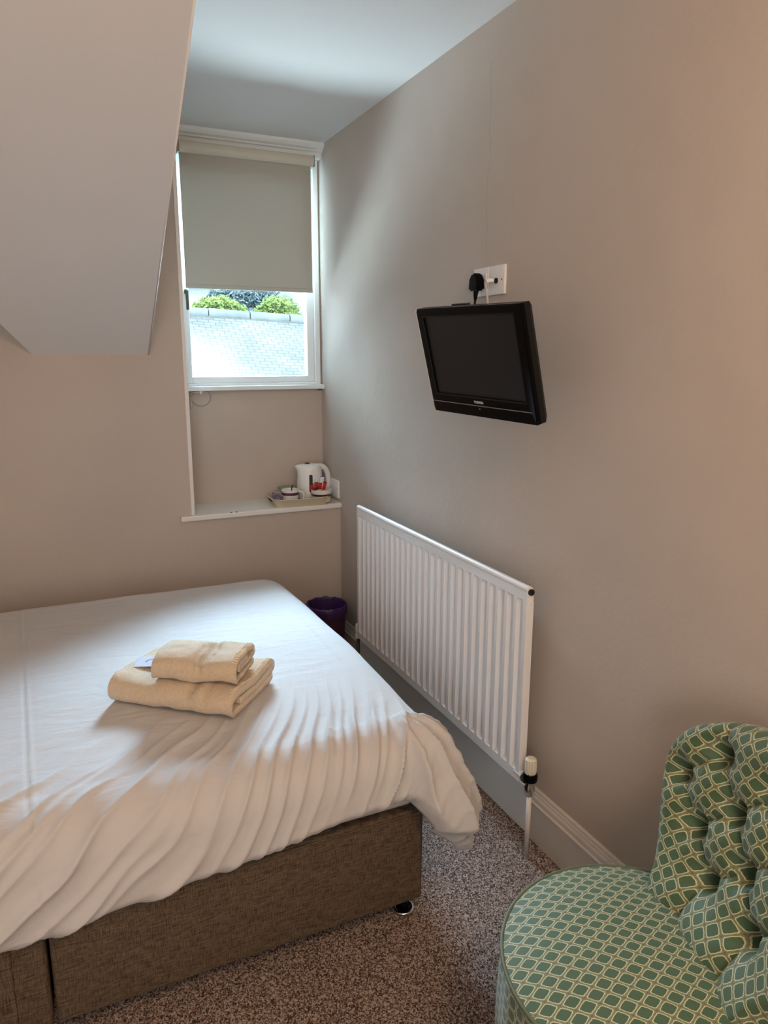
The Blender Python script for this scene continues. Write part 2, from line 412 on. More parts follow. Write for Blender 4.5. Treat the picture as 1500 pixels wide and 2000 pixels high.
bm = box(.613, .625, YN-.028, YN-.012, 1.655, 1.742, .003)
B(bm, .610, .628, YN-.016, YN+.002, 1.725, 1.745, .003)
obj('casement_handle', wl(bm), mat('green_bronze_handle', (.06, .075, .05), .4, metal=.4), sash)
# window sill board
bm = box(.5605, XR, YN-.05, YN+.01, WZ0-.021, WZ0, .004, 3)
struct(obj('trim_window_sill', bm, 'upvc'))

# roller blind
bl = thing('roller_blind', 'grey-beige roller blind pulled two thirds down over the dormer window', 'blind', (.91, 3.385, 2.345))
def bl_(bm): return xf(bm, Matrix.Translation((-.91, -3.385, -2.345)))
pr = [(3.36, 2.345), (3.355, 2.338), (3.353, 2.325), (3.356, 2.308), (3.366, 2.300), (3.41, 2.300), (3.41, 2.345)]
obj('cassette', bl_(prism(pr, 'x', .607, 1.206)), mat('blind_cassette_paint', (.60, .60, .52), .4), bl)
obj('end_cap', bl_(box(1.206, 1.212, 3.353, 3.41, 2.298, 2.346, .001)), 'cable_grey', bl)
obj('end_cap', bl_(box(.601, .607, 3.353, 3.41, 2.298, 2.346, .001)), 'cable_grey', bl)
bm = bmesh.new(); nx = 12
bm = box(.608, 1.199, 3.382, 3.3835, 1.762, 2.306)
obj('blind_cloth', bl_(bm), 'blind', bl)
obj('bottom_bar', bl_(box(.608, 1.199, 3.379, 3.387, 1.746, 1.764, .002)), 'blind', bl)

# coiled cable and clip under the sill
cb = thing('coiled_cable', 'small loop of grey cable hanging under the left end of the window sill', 'cable', (.655, 3.435, 1.29))
c = Vector((.658, 3.432, 1.262)); pts = [c+Vector((math.cos(t)*.044, -.004*math.sin(t*3), math.sin(t)*.038)) for t in [PI*.8+i*2*PI/30 for i in range(31)]]
obj('loop', xf(tube(pts, .0022, 8), Matrix.Translation((-.655, -3.435, -1.29))), 'cable_grey', cb, True)
pts = catmull([(.612, 3.436, 1.215), (.611, 3.432, 1.25), (.618, 3.430, 1.283), (.65, 3.429, 1.288), (.70, 3.43, 1.286)], 6)
obj('lead', xf(tube(pts, .0032, 8), Matrix.Translation((-.655, -3.435, -1.29))), 'cable_white', cb, True)
bm = box(.652, .664, 3.424, 3.4465, 1.279, 1.2945, .002)
obj('cable_clip', xf(bm, Matrix.Translation((-.655, -3.435, -1.29))), 'plastic_white', cb)

# ------------------------------------------------------------------ outside
def foliage(name, label, cx, cy, cz, r, m, n=900, squash=.8):
    bm = bmesh.new()
    rng = random.Random(int(cx*100))
    for i in range(n):
        d = Vector((rng.gauss(0, 1), rng.gauss(0, 1), rng.gauss(0, 1))).normalized()
        rad = r*(.60+.42*rng.random())*(1+.22*nz(d.x*2.2+cx, d.y*2.2, d.z*2.2)); p = Vector((cx, cy, cz))+Vector((d.x*rad, d.y*rad, d.z*rad*squash))
        a = Vector((rng.gauss(0, 1), rng.gauss(0, 1), rng.gauss(0, 1))).normalized(); b = a.orthogonal().normalized(); s = r*.06*(.6+rng.random()*.8)
        vs = [bm.verts.new(p+a*s*1.3), bm.verts.new(p+b*s*.6), bm.verts.new(p-a*s*1.3), bm.verts.new(p-b*s*.6)]
        bm.faces.new(vs)
    t = thing(name, label, 'tree', (cx, cy, -3))
    obj('foliage', xf(bm, Matrix.Translation((-cx, -cy, 3))), m, t)
    obj('trunk', xf(tube([(cx, cy, -3), (cx, cy, cz)], [r*.09, r*.05], 10), Matrix.Translation((-cx, -cy, 3))), mat('bark', (.12, .09, .07), .9), t, True)
    return t
rf = thing('slate_roof', 'long pale slate roof of the neighbouring building below the window view', 'roof', (2.2, 7.9, -3))
def roof_mesh():
    # local x runs along the ridge, local y up the slope
    bm = bmesh.new(); L = 9; S = 2.4; B(bm, -L/2, L/2, -S, 0, -.06, 0); return bm
ro = obj('slate_slope', roof_mesh(), 'slate', rf)
ridge_a, ridge_b = Vector((1.45, 8.0, 1.874)), Vector((2.765, 8.0, 1.816))
xd = (ridge_b-ridge_a).normalized(); yd = Vector((0, 3.6, 2.0)).normalized(); yd = (yd-xd*yd.dot(xd)).normalized(); zd = xd.cross(yd)
mm = Matrix((xd, yd, zd)).transposed().to_4x4(); mm.translation = (ridge_a+ridge_b)/2-Vector((2.2, 7.9, -3)); ro.matrix_local = mm
bm = bmesh.new()
for i in range(20): tube([(-4.5+i*.45, 0.02, .0), (-4.5+i*.45+.44, .02, .0)], [.062, .055], 12, bm)
rg = obj('ridge_tiles', bm, 'ridge', rf, 40); rg.matrix_local = mm
bm = box(-2.2, 6.6, 6.0, 8.0, -3, .4); o = obj('wall', xf(bm, Matrix.Translation((-2.2, -7.9, 3))), 'render', rf)
foliage('leafy_tree', 'bright green rounded tree just above the middle of the slate roof ridge', 3.95, 13.0, 2.15, .40, 'leaf_light', 4500)
foliage('leafy_tree', 'yellow-green tree seen at the left side of the window behind the roof ridge', 3.0, 13.6, 2.15, .52, 'leaf_light', 4500, .6)
foliage('leafy_tree', 'dark bluish tree behind the bright green tree under the blind edge', 4.05, 15.6, 2.55, .70, 'leaf_dark', 7000)
h = thing('distant_house', 'pale rendered house behind the right end of the slate roof', 'house', (5.4, 14.5, -3))
def hx(bm): return xf(bm, Matrix.Translation((-5.4, -14.5, 3)))
obj('wall', hx(box(4.9, 7.7, 14.2, 17, -3, 3.4)), 'render', h)
obj('window', hx(box(4.98, 5.35, 14.16, 14.21, 2.50, 2.95)), 'stone', h)
obj('roof', hx(prism([(14.0, 3.35), (17.2, 3.35), (15.6, 4.5)], 'x', 4.8, 7.85)), 'slate', h)
h = thing('distant_house', 'faint pale house at the upper left of the window view above the trees', 'house', (2.5, 19, -3))
obj('wall', xf(box(1.2, 4.4, 19, 22, -3, 3.1), Matrix.Translation((-2.5, -19, 3))), 'render', h)
obj('roof', xf(prism([(18.8, 3.05), (22.2, 3.05), (20.5, 4.3)], 'x', 1.0, 4.6), Matrix.Translation((-2.5, -19, 3))), 'slate', h)
struct(obj('ground_outside', box(-30, 40, 3.7, 60, -3.1, -3), 'stone'))

# ------------------------------------------------------------------ the bed
BX, BY0, BY1 = .79, 1.4455, 2.80          # foot end, near side, far side
BH = -1.16                                # head end
bed = thing('divan_bed', 'double divan bed with brown woven base standing on the carpet', 'bed', (-.18, 2.12, 0))
def bd(bm): return xf(bm, Matrix.Translation((.18, -2.12, 0)))
def divan_half(x0, x1):
    bm = box(x0, x1, BY0, BY1, .055, .325, .012, 3)
    return bm
db = obj('divan_base', bd(divan_half(-.094, BX)), 'divan', bed, 35)
db2 = obj('divan_base', bd(divan_half(BH, -.100)), 'divan', bed, 35)
for x0, x1, p in ((-.094, BX, db), (BH, -.100, db2)):
    pts = [(x0+.01, BY0-.001, .317), (x1-.01, BY0-.001, .317)]
    obj('piping', bd(tube(pts, .003, 6)), 'divan', p)
# drawer front on the head half
obj('drawer', bd(box(-.95, -.165, BY0-.004, BY0+.01, .075, .300, .003)), 'divan', db2)
for x, y in ((.752, 1.482), (.745, 2.75), (-.05, 1.95), (-.15, 1.95), (-1.1, 1.95)):
    g = obj('glide_foot', bd(lathe([(0, .003), (.022, .003), (.022, .016), (.012, .02), (.012, .058), (0, .058)], 24, None, x, y)), 'black', bed, 40)
    obj('chrome_rim', bd(tube([(x+.0245*math.cos(2*PI*i/32), y+.0245*math.sin(2*PI*i/32), .0125) for i in range(32)], .0042, 10, None, True)), 'chrome', g, True)
mb = obj('mattress', bd(box(BH, BX-.005, BY0+.008, BY1-.008, .325, .535, .035, 4)), 'mattress', bed, 40)
bed['label'] = 'double divan bed with a brown woven base in two halves, under a white duvet'

# duvet: a quilt draped over the mattress, gathered and puffed at its foot corner
def duvet_mesh():
    ax0, by0, by1, zt, Rr = .725, 1.520, 2.73, .560, .105
    A0, A1 = -1.12, ax0+.40; nA, nB = 470, 380
    verts = []; faces = []
    def drape(e):
        q = Rr*PI/2
        if e < q: return Rr*math.sin(e/Rr), Rr*(1-math.cos(e/Rr))
        f = e-q; return Rr+.10*f-.10*f*f, Rr+f*.985
    def sst(x, lo, hi):
        x = min(1, max(0, (x-lo)/(hi-lo))); return x*x*(3-2*x)
    def fold(a, v):
        # a along the bed, v from the near shoulder down; diagonal gathers
        k = min(1, max(0, (a-.05)/.75)); k = k*k*(3-2*k)
        c = a*(.62+.30*k)+v*(.80-.42*k)
        w = c+.040*nz(a*2.6+3, v*2.2, 1.7)+.018*nz(a*7, v*5, 4.1)
        fr = 58+26*k
        s1 = abs(math.sin(w*fr*.5)); r1 = (1-s1)**2.2
        s2 = abs(math.sin(w*fr*.81+1.3+.8*nz(a*3, v*3, 9))); r2 = (1-s2)**2
        amp = .5+.9*nz(a*3.1-v*1.8, v*3.4, 5.5)
        amp2 = .4+.9*nz(a*4.1+2, v*4.4, 8.5)
        return r1*max(0, amp)*1.0+r2*max(0, amp2)*.75
    for j in range(nB+1):
        for i in range(nA+1):
            a = A0+(A1-A0)*i/nA
            t = j/nB
            # hem drop of the near side varies along the bed
            ta = min(1, max(0, (a+.15)/.85)); drop = .335-.075*ta+.008*nz(a*5, 0, 2)
            drop -= .018*ta*ta; kc = min(1, max(0, (a-.72)/.16)); kc = kc*kc*(3-2*kc); drop += .085*kc
            bnear = by0-drop; bfar = by1+.34
            b = bnear+(bfar-bnear)*t
            ex = max(0, a-ax0); en = max(0, by0-b); ef = max(0, b-by1); ey = max(en, ef); sg = -1 if en > 0 else 1
            p = 2.0
            e = math.hypot(ex, ey)
            # shorten the corner a little so the hem tucks round
            if ex > 0 and ey > 0:
                e = e*(1-.10*math.sin(2*math.atan2(ey, ex)))
                if e > .34: e = .34+.09*math.tanh((e-.34)/.09)
            if e > 1e-9:
                h, d = drape(e); n = math.hypot(ex, ey); dx, dy = ex/n, sg*ey/n
            else: h = d = 0; dx = dy = 0
            if ex > 0 and en > 0: h += .40*max(0, e-.14)*math.sin(2*math.atan2(en, ex))
            x = min(a, ax0)+dx*h; y = min(max(b, by0), by1)+dy*h; z = zt-d
            # rounded hem: the last centimetres curl back in
            hem = max(0, 1-(b-bnear)/.045) if en > 0 else 0
            hem = max(hem, max(0, 1-(A1-a)/.05))
            ang = min(1, e/(Rr*PI/2))*PI/2
            nrm = Vector((dx*math.sin(ang), dy*math.sin(ang), math.cos(ang)))
            # top surface: a shallow crown and soft creasing
            crown = .012*math.sin(PI*min(1, max(0, (b-by0)/(by1-by0)))) if ey == 0 else 0
            near = max(0, 1-max(0, b-by0)/.42)           # folds fade across the top
            env = (near**2.2)*(1 if en == 0 else 1)
            v = by0-b
            f = fold(a, v)*env
            # the corner is gathered more strongly
            cg = math.exp(-((a-.78)**2)/.05)*math.exp(-((v-.02)**2)/.06)
            disp = (.0190*f+.007*cg*f*1.5)*(1-.85*sst(a, .66, .80))
            soft = .006*nz(a*2.2, b*2.6, .3)+.0025*nz(a*8, b*5, 2.2)
            disp += soft+crown
            # puff: quilt swells outwards on the drop
            puff = .020*math.sin(PI*min(1, e/.36)) if e > 0 else 0
            if ex > 0 and en > 0: puff += .050*math.sin(PI*min(1, e/.48))*math.sin(2*math.atan2(en, ex))
            # gathers round the foot corner hem, fanning with the polar angle
            if ex > 0 and en > 0:
                th = math.atan2(en, ex); wv = (1-abs(math.sin(th*9+.8*nz(th*3, e*6, 1)+e*3)))**1.8
                disp -= .030*sst(e, .300, .335)*min(1, 1.6*math.sin(2*th)); disp += .020*wv*min(1, e/.12)*(1-.6*max(0, e-.25)/.2)
            q = Vector((x, y, z))+nrm*(disp+puff)
            q -= Vector((dx, dy, 0))*(.045*hem*hem)
            q.z = min(q.z, .60)
            q.z -= .0022*math.exp(-((a+.118+.03*(b-1.9))/.0035)**2)-.0015*math.exp(-((a+.110+.035*(b-1.9))/.004)**2)
            # faint sewn seam across the duvet near the pillow end
            verts.append(q)
    W_ = nA+1
    for j in range(nB):
        for i in range(nA):
            faces.append((j*W_+i, j*W_+i+1, (j+1)*W_+i+1, (j+1)*W_+i))
    me = bpy.data.meshes.new('duvet'); me.from_pydata([v[:] for v in verts], [], faces); me.update()
    for p in me.polygons: p.use_smooth = True
    me.materials.append(MT['duvet'])
    return me
dv = bpy.data.objects.new('duvet', duvet_mesh()); COL.objects.link(dv)
tag(dv, 'white cotton duvet spread over the bed, gathered in folds along its near side', 'duvet')
md = dv.modifiers.new('thickness', 'SOLIDIFY'); md.thickness = .010; md.offset = -1; md.use_rim = True
bpy.context.view_layer.update()

# ------------------------------------------------------------------ towels
def slab(path, thick, length, width_taper=0, seed=0, nl=170, bands=()):
    """cloth slab following a folded path in (y,z), extruded along x; returns bmesh"""
    P = catmull([(0, a, b) for a, b in path], 7); n = len(P)
    tang = [(P[min(i+1, n-1)]-P[max(i-1, 0)]).normalized() for i in range(n)]
    nor = [Vector((0, -t.z, t.y)) for t in tang]
    bm = bmesh.new(); rows = []
    for k in range(nl+1):
        x = length*k/nl; ring = []
        dip = 0
        for bx, bw, bd_ in bands: dip += bd_*math.exp(-((x-bx)/bw)**2)*(1+.35*math.sin(x*1500))
        for side in (1, -1):
            idx = range(n) if side == 1 else range(n-1, -1, -1)
            for i in idx:
                w = .0065*nz(x*14+seed, P[i].y*13, P[i].z*12+seed)+.0018*nz(x*45+seed, P[i].y*40, seed)
                sc = 1-dip
                c = Vector((P[i].x+x, P[i].y, P[i].z*(1-.42*dip)))+nor[i]*side*thick*.5*sc*(.9 if i in (0, n-1) else 1)
                c.x += .004*nz(P[i].y*25, P[i].z*40, seed+k*0)*(1 if k > nl/2 else -1)
                c.z += w; ring.append(bm.verts.new(c))
        rows.append(ring)
    m = len(rows[0])
    for a, b in zip(rows, rows[1:]):
        for i in range(m): bm.faces.new((a[i], a[(i+1) % m], b[(i+1) % m], b[i]))
    for R_ in (rows[0], rows[-1]):
        for i in range(n-1): bm.faces.new((R_[i], R_[i+1], R_[m-2-i], R_[m-1-i]))
    for v in bm.verts:
        if v.co.z < .0: v.co.z = 0
    return bm
ztop = .574
# large bath towel: folded fold toward the camera, layers open at the back
tx = Vector((.336-.075, 1.640-1.865, 0)); rz1 = math.atan2(tx.y, tx.x)
bt = thing('bath_towel', 'large folded cream bath towel lying on the white duvet, under the small towel', 'towel', (.082, 1.868, ztop), rz1)
path = [(.245, .0085), (.15, .0080), (.06, .0075), (.018, .0085), (.0035, .022), (.016, .039), (.06, .0445), (.15, .042), (.23, .040), (.252, .031), (.235, .0235), (.15, .024), (.05, .024)]
obj('folded_cloth', slab(path, .0155, .352, seed=1, bands=((.235, .012, .28), (.275, .010, .12))), 'towel', bt, True).scale.z = 1.25
from mathutils.bvhtree import BVHTree
def stitches(parent, cloth, length, y0, y1, n):
    """oversewn edge: short raised stitches laid on the cloth along its open end"""
    me = cloth.data; sz = cloth.scale.z
    tree = BVHTree.FromPolygons([(v.co.x, v.co.y, v.co.z*sz) for v in me.vertices], [tuple(p.vertices) for p in me.polygons])
    bm = bmesh.new()
    for k in range(n):
        y = y0+(y1-y0)*(k+.5)/n; pts = []
        for dx in (-.014, -.009, -.005, -.0015):
            h = tree.ray_cast(Vector((length+dx, y, .3)), Vector((0, 0, -1)))[0]
            if h: pts.append(h+Vector((0, 0, .0006)))
        if len(pts) > 2: tube(pts, .0013, 6, bm)
    return obj('edge_stitching', bm, 'thread', parent, True)
stitches(bt, bt.children[0], .352, .02, .245, 30)
# small hand towel on top
tx = Vector((.356-.198, 1.616-1.773, 0)); rz2 = math.atan2(.1.__neg__(), .158)
ht = thing('hand_towel', 'small folded cream hand towel resting on top of the large towel', 'towel', (.185, 1.800, ztop+.068), rz2)
path = [(.150, .0075), (.09, .0070), (.035, .0070), (.008, .010), (.002, .023), (.010, .038), (.04, .0465), (.09, .046), (.140, .043), (.158, .033), (.145, .023), (.09, .024), (.045, .024), (.028, .0285), (.05, .0345), (.10, .0335)]
obj('folded_cloth', slab(path, .0115, .222, seed=4, bands=((.128, .010, .35), (.150, .006, .2), (.108, .006, .2))), 'towel', ht, True).scale.z = 1.22
stitches(ht, ht.children[0], .222, .012, .150, 20)
cd = thing('folded_card', 'small lilac card with a dark arc tucked between the two cream towels', 'card', (.205, 1.93, ztop+.067), -.35)
obj('card_sheet', box(-.045, .03, -.035, .03, 0, .0012, .0003, 1), 'card', cd)
bm = bmesh.new()
o1 = [(math.cos(t)*.019-.002, math.sin(t)*.019-.004) for t in [PI*.15+i*PI*.9/20 for i in range(21)]]
o2 = [(math.cos(t)*.014-.002, math.sin(t)*.014-.004) for t in [PI*.15+i*PI*.9/20 for i in range(20, -1, -1)]]
obj('printed_arc', prism(o1+o2, 'z', .0012, .0016), 'card_ink', cd)

# ------------------------------------------------------------------ radiator
RX = XR-.09; RY0, RY1, RZ0, RZ1 = 1.564, 2.785, .227, .827
rad = thing('radiator', 'long white ribbed panel radiator hung on the right wall beside the bed', 'radiator', (XR-.05, (RY0+RY1)/2, RZ0))
T0 = Vector((XR-.05, (RY0+RY1)/2, RZ0))
def rd(bm): return xf(bm, Matrix.Translation(-T0))
def rad_panel():
    bm = bmesh.new(); ng = 26; mg = .010; pitch = (RY1-RY0-2*mg)/ng
    ys = [RY0, RY0+.003]
    prof = [(0, 0), (.12, 0), (.24, 1), (.70, 1), (.82, 0)]
    Y = [(RY0, .0), (RY0+.002, 0)]
    for g_ in range(ng):
        y0 = RY0+mg+g_*pitch
        for f, d in prof: Y.append((y0+f*pitch, d))
    Y += [(RY1-mg, 0), (RY1-.002, 0), (RY1, 0)]
    Z = [(RZ0, 0), (RZ0+.012, 0), (RZ0+.030, 0), (RZ0+.040, .75), (RZ0+.046, 1), (RZ1-.052, 1), (RZ1-.046, .75), (RZ1-.038, 0), (RZ1-.02, 0), (RZ1-.008, 0)]
    grid = [[bm.verts.new((RX+.0115*dy*dz, y, z)) for z, dz in Z] for y, dy in Y]
    for a, b in zip(grid, grid[1:]):
        for k in range(len(Z)-1): bm.faces.new((a[k], a[k+1], b[k+1], b[k]))
    # edges and back sheet
    bk = .014
    back = [[bm.verts.new((RX+bk, y, z)) for z in (RZ0, RZ1-.008)] for y in (RY0, RY1)]
    bm.faces.new([r[0] for r in grid]+[back[1][0], back[0][0]])
    bm.faces.new([r[-1] for r in grid][::-1]+[back[0][1], back[1][1]])
    bm.faces.new(list(grid[0])+[back[0][1], back[0][0]]); bm.faces.new(list(grid[-1])[::-1]+[back[1][0], back[1][1]])
    bm.faces.new((back[0][0], back[0][1], back[1][1], back[1][0]))
    return bm
obj('front_panel', rd(rad_panel()), 'rad', rad, 30)
obj('top_rail', rd(tube([(RX+.009, RY0-.001, RZ1-.006), (RX+.009, RY1+.001, RZ1-.006)], .0105, 16)), 'rad', rad, 40)
bm = bmesh.new()
for z in (RZ0+.02, RZ1-.04):
    B(bm, RX+.012, RX+.030, RY0+.006, RY1-.006, z-.014, z+.014, .004)
for k in range(40):
    y = RY0+.02+k*(RY1-RY0-.04)/39; B(bm, RX+.016, RX+.034, y-.008, y+.008, RZ0+.02, RZ1-.05)
obj('convector_fins', rd(bm), 'rad', rad)
bm = xf(lathe([(0, 0), (.0095, 0), (.0095, .010), (.006, .010), (.006, .006), (0, .006)], 20), Matrix.Translation((RX+.012, RY0+.004, RZ1-.012)) @ Matrix.Rotation(PI/2, 4, 'X'))
obj('air_vent_plug', rd(bm), 'dark_metal', rad)
for y in (RY0+.18, RY1-.18):
    obj('wall_bracket', rd(box(RX+.03, XR, y-.015, y+.015, RZ0+.05, RZ1-.08)), 'rad', rad)
# white tapping boss on the near bottom corner
vz = RZ0+.022
bm = tube([(RX+.012, RY0+.025, vz), (RX+.012, RY0-.010, vz)], [.0135, .0135], 18)
obj('end_boss', rd(bm), 'rad', rad, 40)
# thermostatic valve: ribbed head, dark collar, chrome body, pipe into the floor
VX, VY = RX+.012, RY0-.040
vt = obj('thermostatic_valve', rd(lathe([(0, .205), (.0135, .205), (.0155, .215), (.0155, .232), (.012, .238), (.012, .256), (0, .256)], 24, None, VX, VY)), 'chrome', rad, 40)
obj('collar', rd(lathe([(0, .252), (.0205, .252), (.0215, .258), (.0215, .270), (.019, .276), (0, .276)], 28, None, VX, VY)), 'black', vt, 40)
bm = bmesh.new(); n = 60; prof = [(.0165, .276), (.0175, .282), (.0175, .314), (.0160, .320), (.012, .324)]
rings = []
for r, z in prof:
    rings.append([bm.verts.new((VX+(r-(.0028 if (i % 5) in (0, 1) and z < .318 else 0))*math.cos(2*PI*i/n), VY+(r-(.0028 if (i % 5) in (0, 1) and z < .318 else 0))*math.sin(2*PI*i/n), z)) for i in range(n)])
for a, b in zip(rings, rings[1:]):
    for i in range(n): bm.faces.new((a[i], a[(i+1) % n], b[(i+1) % n], b[i]))
bm.faces.new(rings[-1]); bm.faces.new(rings[0][::-1])
obj('ribbed_knob', rd(bm), mat('ivory_valve_head', (.72, .68, .55), .35), vt, 30)
bm = tube([(VX, VY, vz-.003), (VX, VY+.035, vz-.003)], [.010, .010], 16)
tube([(VX, VY+.014, vz-.003), (VX, VY+.030, vz-.003)], .0145, 6, bm)
obj('union_nut', rd(bm), 'dark_metal', vt, 30)
obj('supply_pipe', rd(tube([(VX, VY, .0), (VX, VY, .21)], .0075, 16)), 'rad', rad, True)
# lockshield on the far end
VY2 = RY1+.022
lk = obj('lockshield_valve', rd(lathe([(0, .215), (.012, .215), (.013, .235), (.010, .24), (.013, .245), (.013, .275), (.010, .282), (0, .282)], 20, None, VX, VY2)), 'plastic_white', rad, 40)
obj('union_nut', rd(tube([(VX, VY2-.03, vz), (VX, VY2, vz)], .011, 12)), 'plastic_white', lk, 40)
obj('supply_pipe', rd(tube([(VX, VY2, 0), (VX, VY2, .215)], .0075, 14)), 'dark_metal', rad, True)

# ------------------------------------------------------------------ waste bin
wb = thing('waste_bin', 'small purple waste bin with a liner in the corner behind the bed', 'bin', (1.135, 3.085, 0))
obj('bin_body', lathe([(0, 0), (.075, 0), (.078, .004), (.094, .285), (.096, .290), (.093, .290), (.076, .008), (0, .008)], 48), 'bin', wb, 40)
bm = bmesh.new(); n = 90; rings = []
for r, z in [(.070, .03), (.082, .15), (.089, .26), (.0915, .288), (.094, .297), (.0985, .292), (.0990, .270), (.0980, .250)]:
    rings.append([bm.verts.new(((r+(.0045*nz(math.cos(2*PI*i/n)*5, math.sin(2*PI*i/n)*5, z*4) if r < .095 else .0025*nz(math.cos(2*PI*i/n)*6, math.sin(2*PI*i/n)*6, z*9)))*math.cos(2*PI*i/n), (r+.003*nz(math.cos(2*PI*i/n)*5, math.sin(2*PI*i/n)*5, z*4))*math.sin(2*PI*i/n), z+.004*nz(i*.25, z*3, 2))) for i in range(n)])
for a, b in zip(rings, rings[1:]):
    for i in range(n): bm.faces.new((a[i], a[(i+1) % n], b[(i+1) % n], b[i]))
obj('liner', bm, 'bag', wb, True)

# ------------------------------------------------------------------ television
TW, TH = .46, .305
TC = Vector((1.059, 1.708, 1.439)); yw, pt, rl = .087, .262, -.019
n_ = Vector((-math.cos(yw)*math.cos(pt), -math.sin(yw)*math.cos(pt), -math.sin(pt)))
rr = Vector((math.sin(yw), -math.cos(yw), 0)); uu = n_.cross(rr)*-1
if uu.z < 0: uu = -uu
ra = rr*math.cos(rl)+uu*math.sin(rl); ua = -rr*math.sin(rl)+uu*math.cos(rl); na = ra.cross(ua)
if na.dot(n_) < 0: na = -na
tv = thing('television', 'flat black television tilted down on the right wall above the radiator', 'television', TC)
TM = Matrix((ra, ua, ra.cross(ua))).transposed().to_4x4()        # local x right, y up, z towards the viewer
def tvx(bm): return xf(bm, TM)
def frame(bm, W_, H_, w2, h2, cx, cy, z0, z1):
    """rectangular ring, outer W x H centred, hole w2 x h2 centred at cx,cy"""
    o_ = [(-W_/2, -H_/2), (W_/2, -H_/2), (W_/2, H_/2), (-W_/2, H_/2)]
    i_ = [(cx-w2/2, cy-h2/2), (cx+w2/2, cy-h2/2), (cx+w2/2, cy+h2/2), (cx-w2/2, cy+h2/2)]
    A_ = [bm.verts.new((*p, z1)) for p in o_]; Bv = [bm.verts.new((*p, z1)) for p in i_]
    C_ = [bm.verts.new((*p, z0)) for p in o_]; D_ = [bm.verts.new((*p, z0)) for p in i_]
    for k in range(4):
        m = (k+1) % 4
        bm.faces.new((A_[k], A_[m], Bv[m], Bv[k])); bm.faces.new((C_[m], C_[k], D_[k], D_[m]))
        bm.faces.new((A_[m], A_[k], C_[k], C_[m])); bm.faces.new((Bv[k], Bv[m], D_[m], D_[k]))
    return bm
SW, SH, SY = .396, .2225, .0165           # visible screen
bm = frame(bmesh.new(), TW, TH, SW, SH, 0, SY, -.016, 0)
bmesh.ops.bevel(bm, geom=[e for e in bm.edges if all(abs(abs(v.co.x)-TW/2) < 1e-5 and abs(abs(v.co.y)-TH/2) < 1e-5 for v in e.verts) or all(abs(v.co.z) < 1e-6 for v in e.verts)], offset=.003, segments=3, affect='EDGES')
bz = obj('bezel', tvx(bm), 'black', tv, 40)
obj('screen', tvx(box(-SW/2-.002, SW/2+.002, SY-SH/2-.002, SY+SH/2+.002, -.008, -.0045)), 'screen', tv)
bm = frame(bmesh.new(), SW+.008, SH+.008, SW, SH, 0, 0, -.001, .0008); xf(bm, Matrix.Translation((0, SY, 0)))
obj('screen_surround', tvx(bm), 'black_matte', tv)
# back shell: stepped and bevelled
bm = bmesh.new()
def loop(w, h, z, cy=0): return [bm.verts.new((sx*w/2, cy+sy*h/2, z)) for sx, sy in ((-1, -1), (1, -1), (1, 1), (-1, 1))]
L_ = [loop(TW-.002, TH-.002, -.014), loop(TW-.002, TH-.002, -.030), loop(TW-.022, TH-.024, -.044), loop(TW-.10, TH-.07, -.056), loop(TW-.14, TH-.12, -.066, -.01)]
for a, b in zip(L_, L_[1:]):
    for k in range(4): bm.faces.new((a[k], a[(k+1) % 4], b[(k+1) % 4], b[k]))
bm.faces.new(L_[0]); bm.faces.new(L_[-1][::-1])
obj('back_shell', tvx(bm), 'black_matte', tv, 30)
obj('silver_line', tvx(box(-TW/2+.006, TW/2-.012, -.1205, -.1185, 0, .0009)), 'silver', tv)
obj('status_light', tvx(xf(lathe([(0, 0), (.0022, 0), (.0022, .001), (0, .001)], 10), Matrix.Translation((.0, -.1285, 0)))), 'silver', tv)
cu = bpy.data.curves.new('lettering', 'FONT'); cu.body = 'TOSHIBA'; cu.size = .0095; cu.align_x = 'CENTER'; cu.extrude = .0003; cu.offset = .0002; cu.space_character = 1.1
to = bpy.data.objects.new('lettering_curve', cu); COL.objects.link(to); bpy.context.view_layer.update()
me = bpy.data.meshes.new_from_object(to); bpy.data.objects.remove(to); me.transform(Matrix.Translation((0, -.1125, .0005))); me.transform(TM)
me.materials.clear(); me.materials.append(mat('silver_lettering', (.62, .62, .62), .4)); lo = bpy.data.objects.new('lettering', me); COL.objects.link(lo); lo.parent = tv
# thin silver edge on the left, window reflection painted into its brightness
obj('side_edge', tvx(box(-TW/2-.0012, -TW/2+.0026, -TH/2+.03, TH/2-.002, -.012, .0008, .0008)), mat('silver_edge_reflection', (.55, .57, .58), .3), tv)
# bracket arm to the wall
def W2(p): return Vector(p)-TC
ar0 = TC-na*.066
bm = tube([ar0-TC, W2((XR-.03, 1.83, 1.44)), W2((XR, 1.835, 1.44))], [.014, .014, .014], 12)
obj('bracket_arm', bm, 'dark_metal', tv, True)
obj('wall_plate', xf(box(XR-.008, XR, 1.80, 1.87, 1.39, 1.49, .002), Matrix.Translation(-TC)), 'dark_metal', tv)
# mount hook peeping above the top edge
obj('mount_lug', tvx(box(-.105, -.03, TH/2-.012, TH/2+.001, -.050, -.040, .001)), 'dark_metal', tv)
# cable loops hanging just below
def tvcable(px, r_, w, m, depth):
    pts = [Vector((px+w*math.cos(t), -TH/2+.012-r_*math.sin(t)*1.0, depth)) for t in [i*PI/16 for i in range(17)]]
    return obj('cable_loop', tvx(tube(pts, .0022, 8)), m, tv, True)
tvcable(.045, .026, .018, 'cable_white', -.045); tvcable(.110, .021, .012, 'black_matte', -.048)

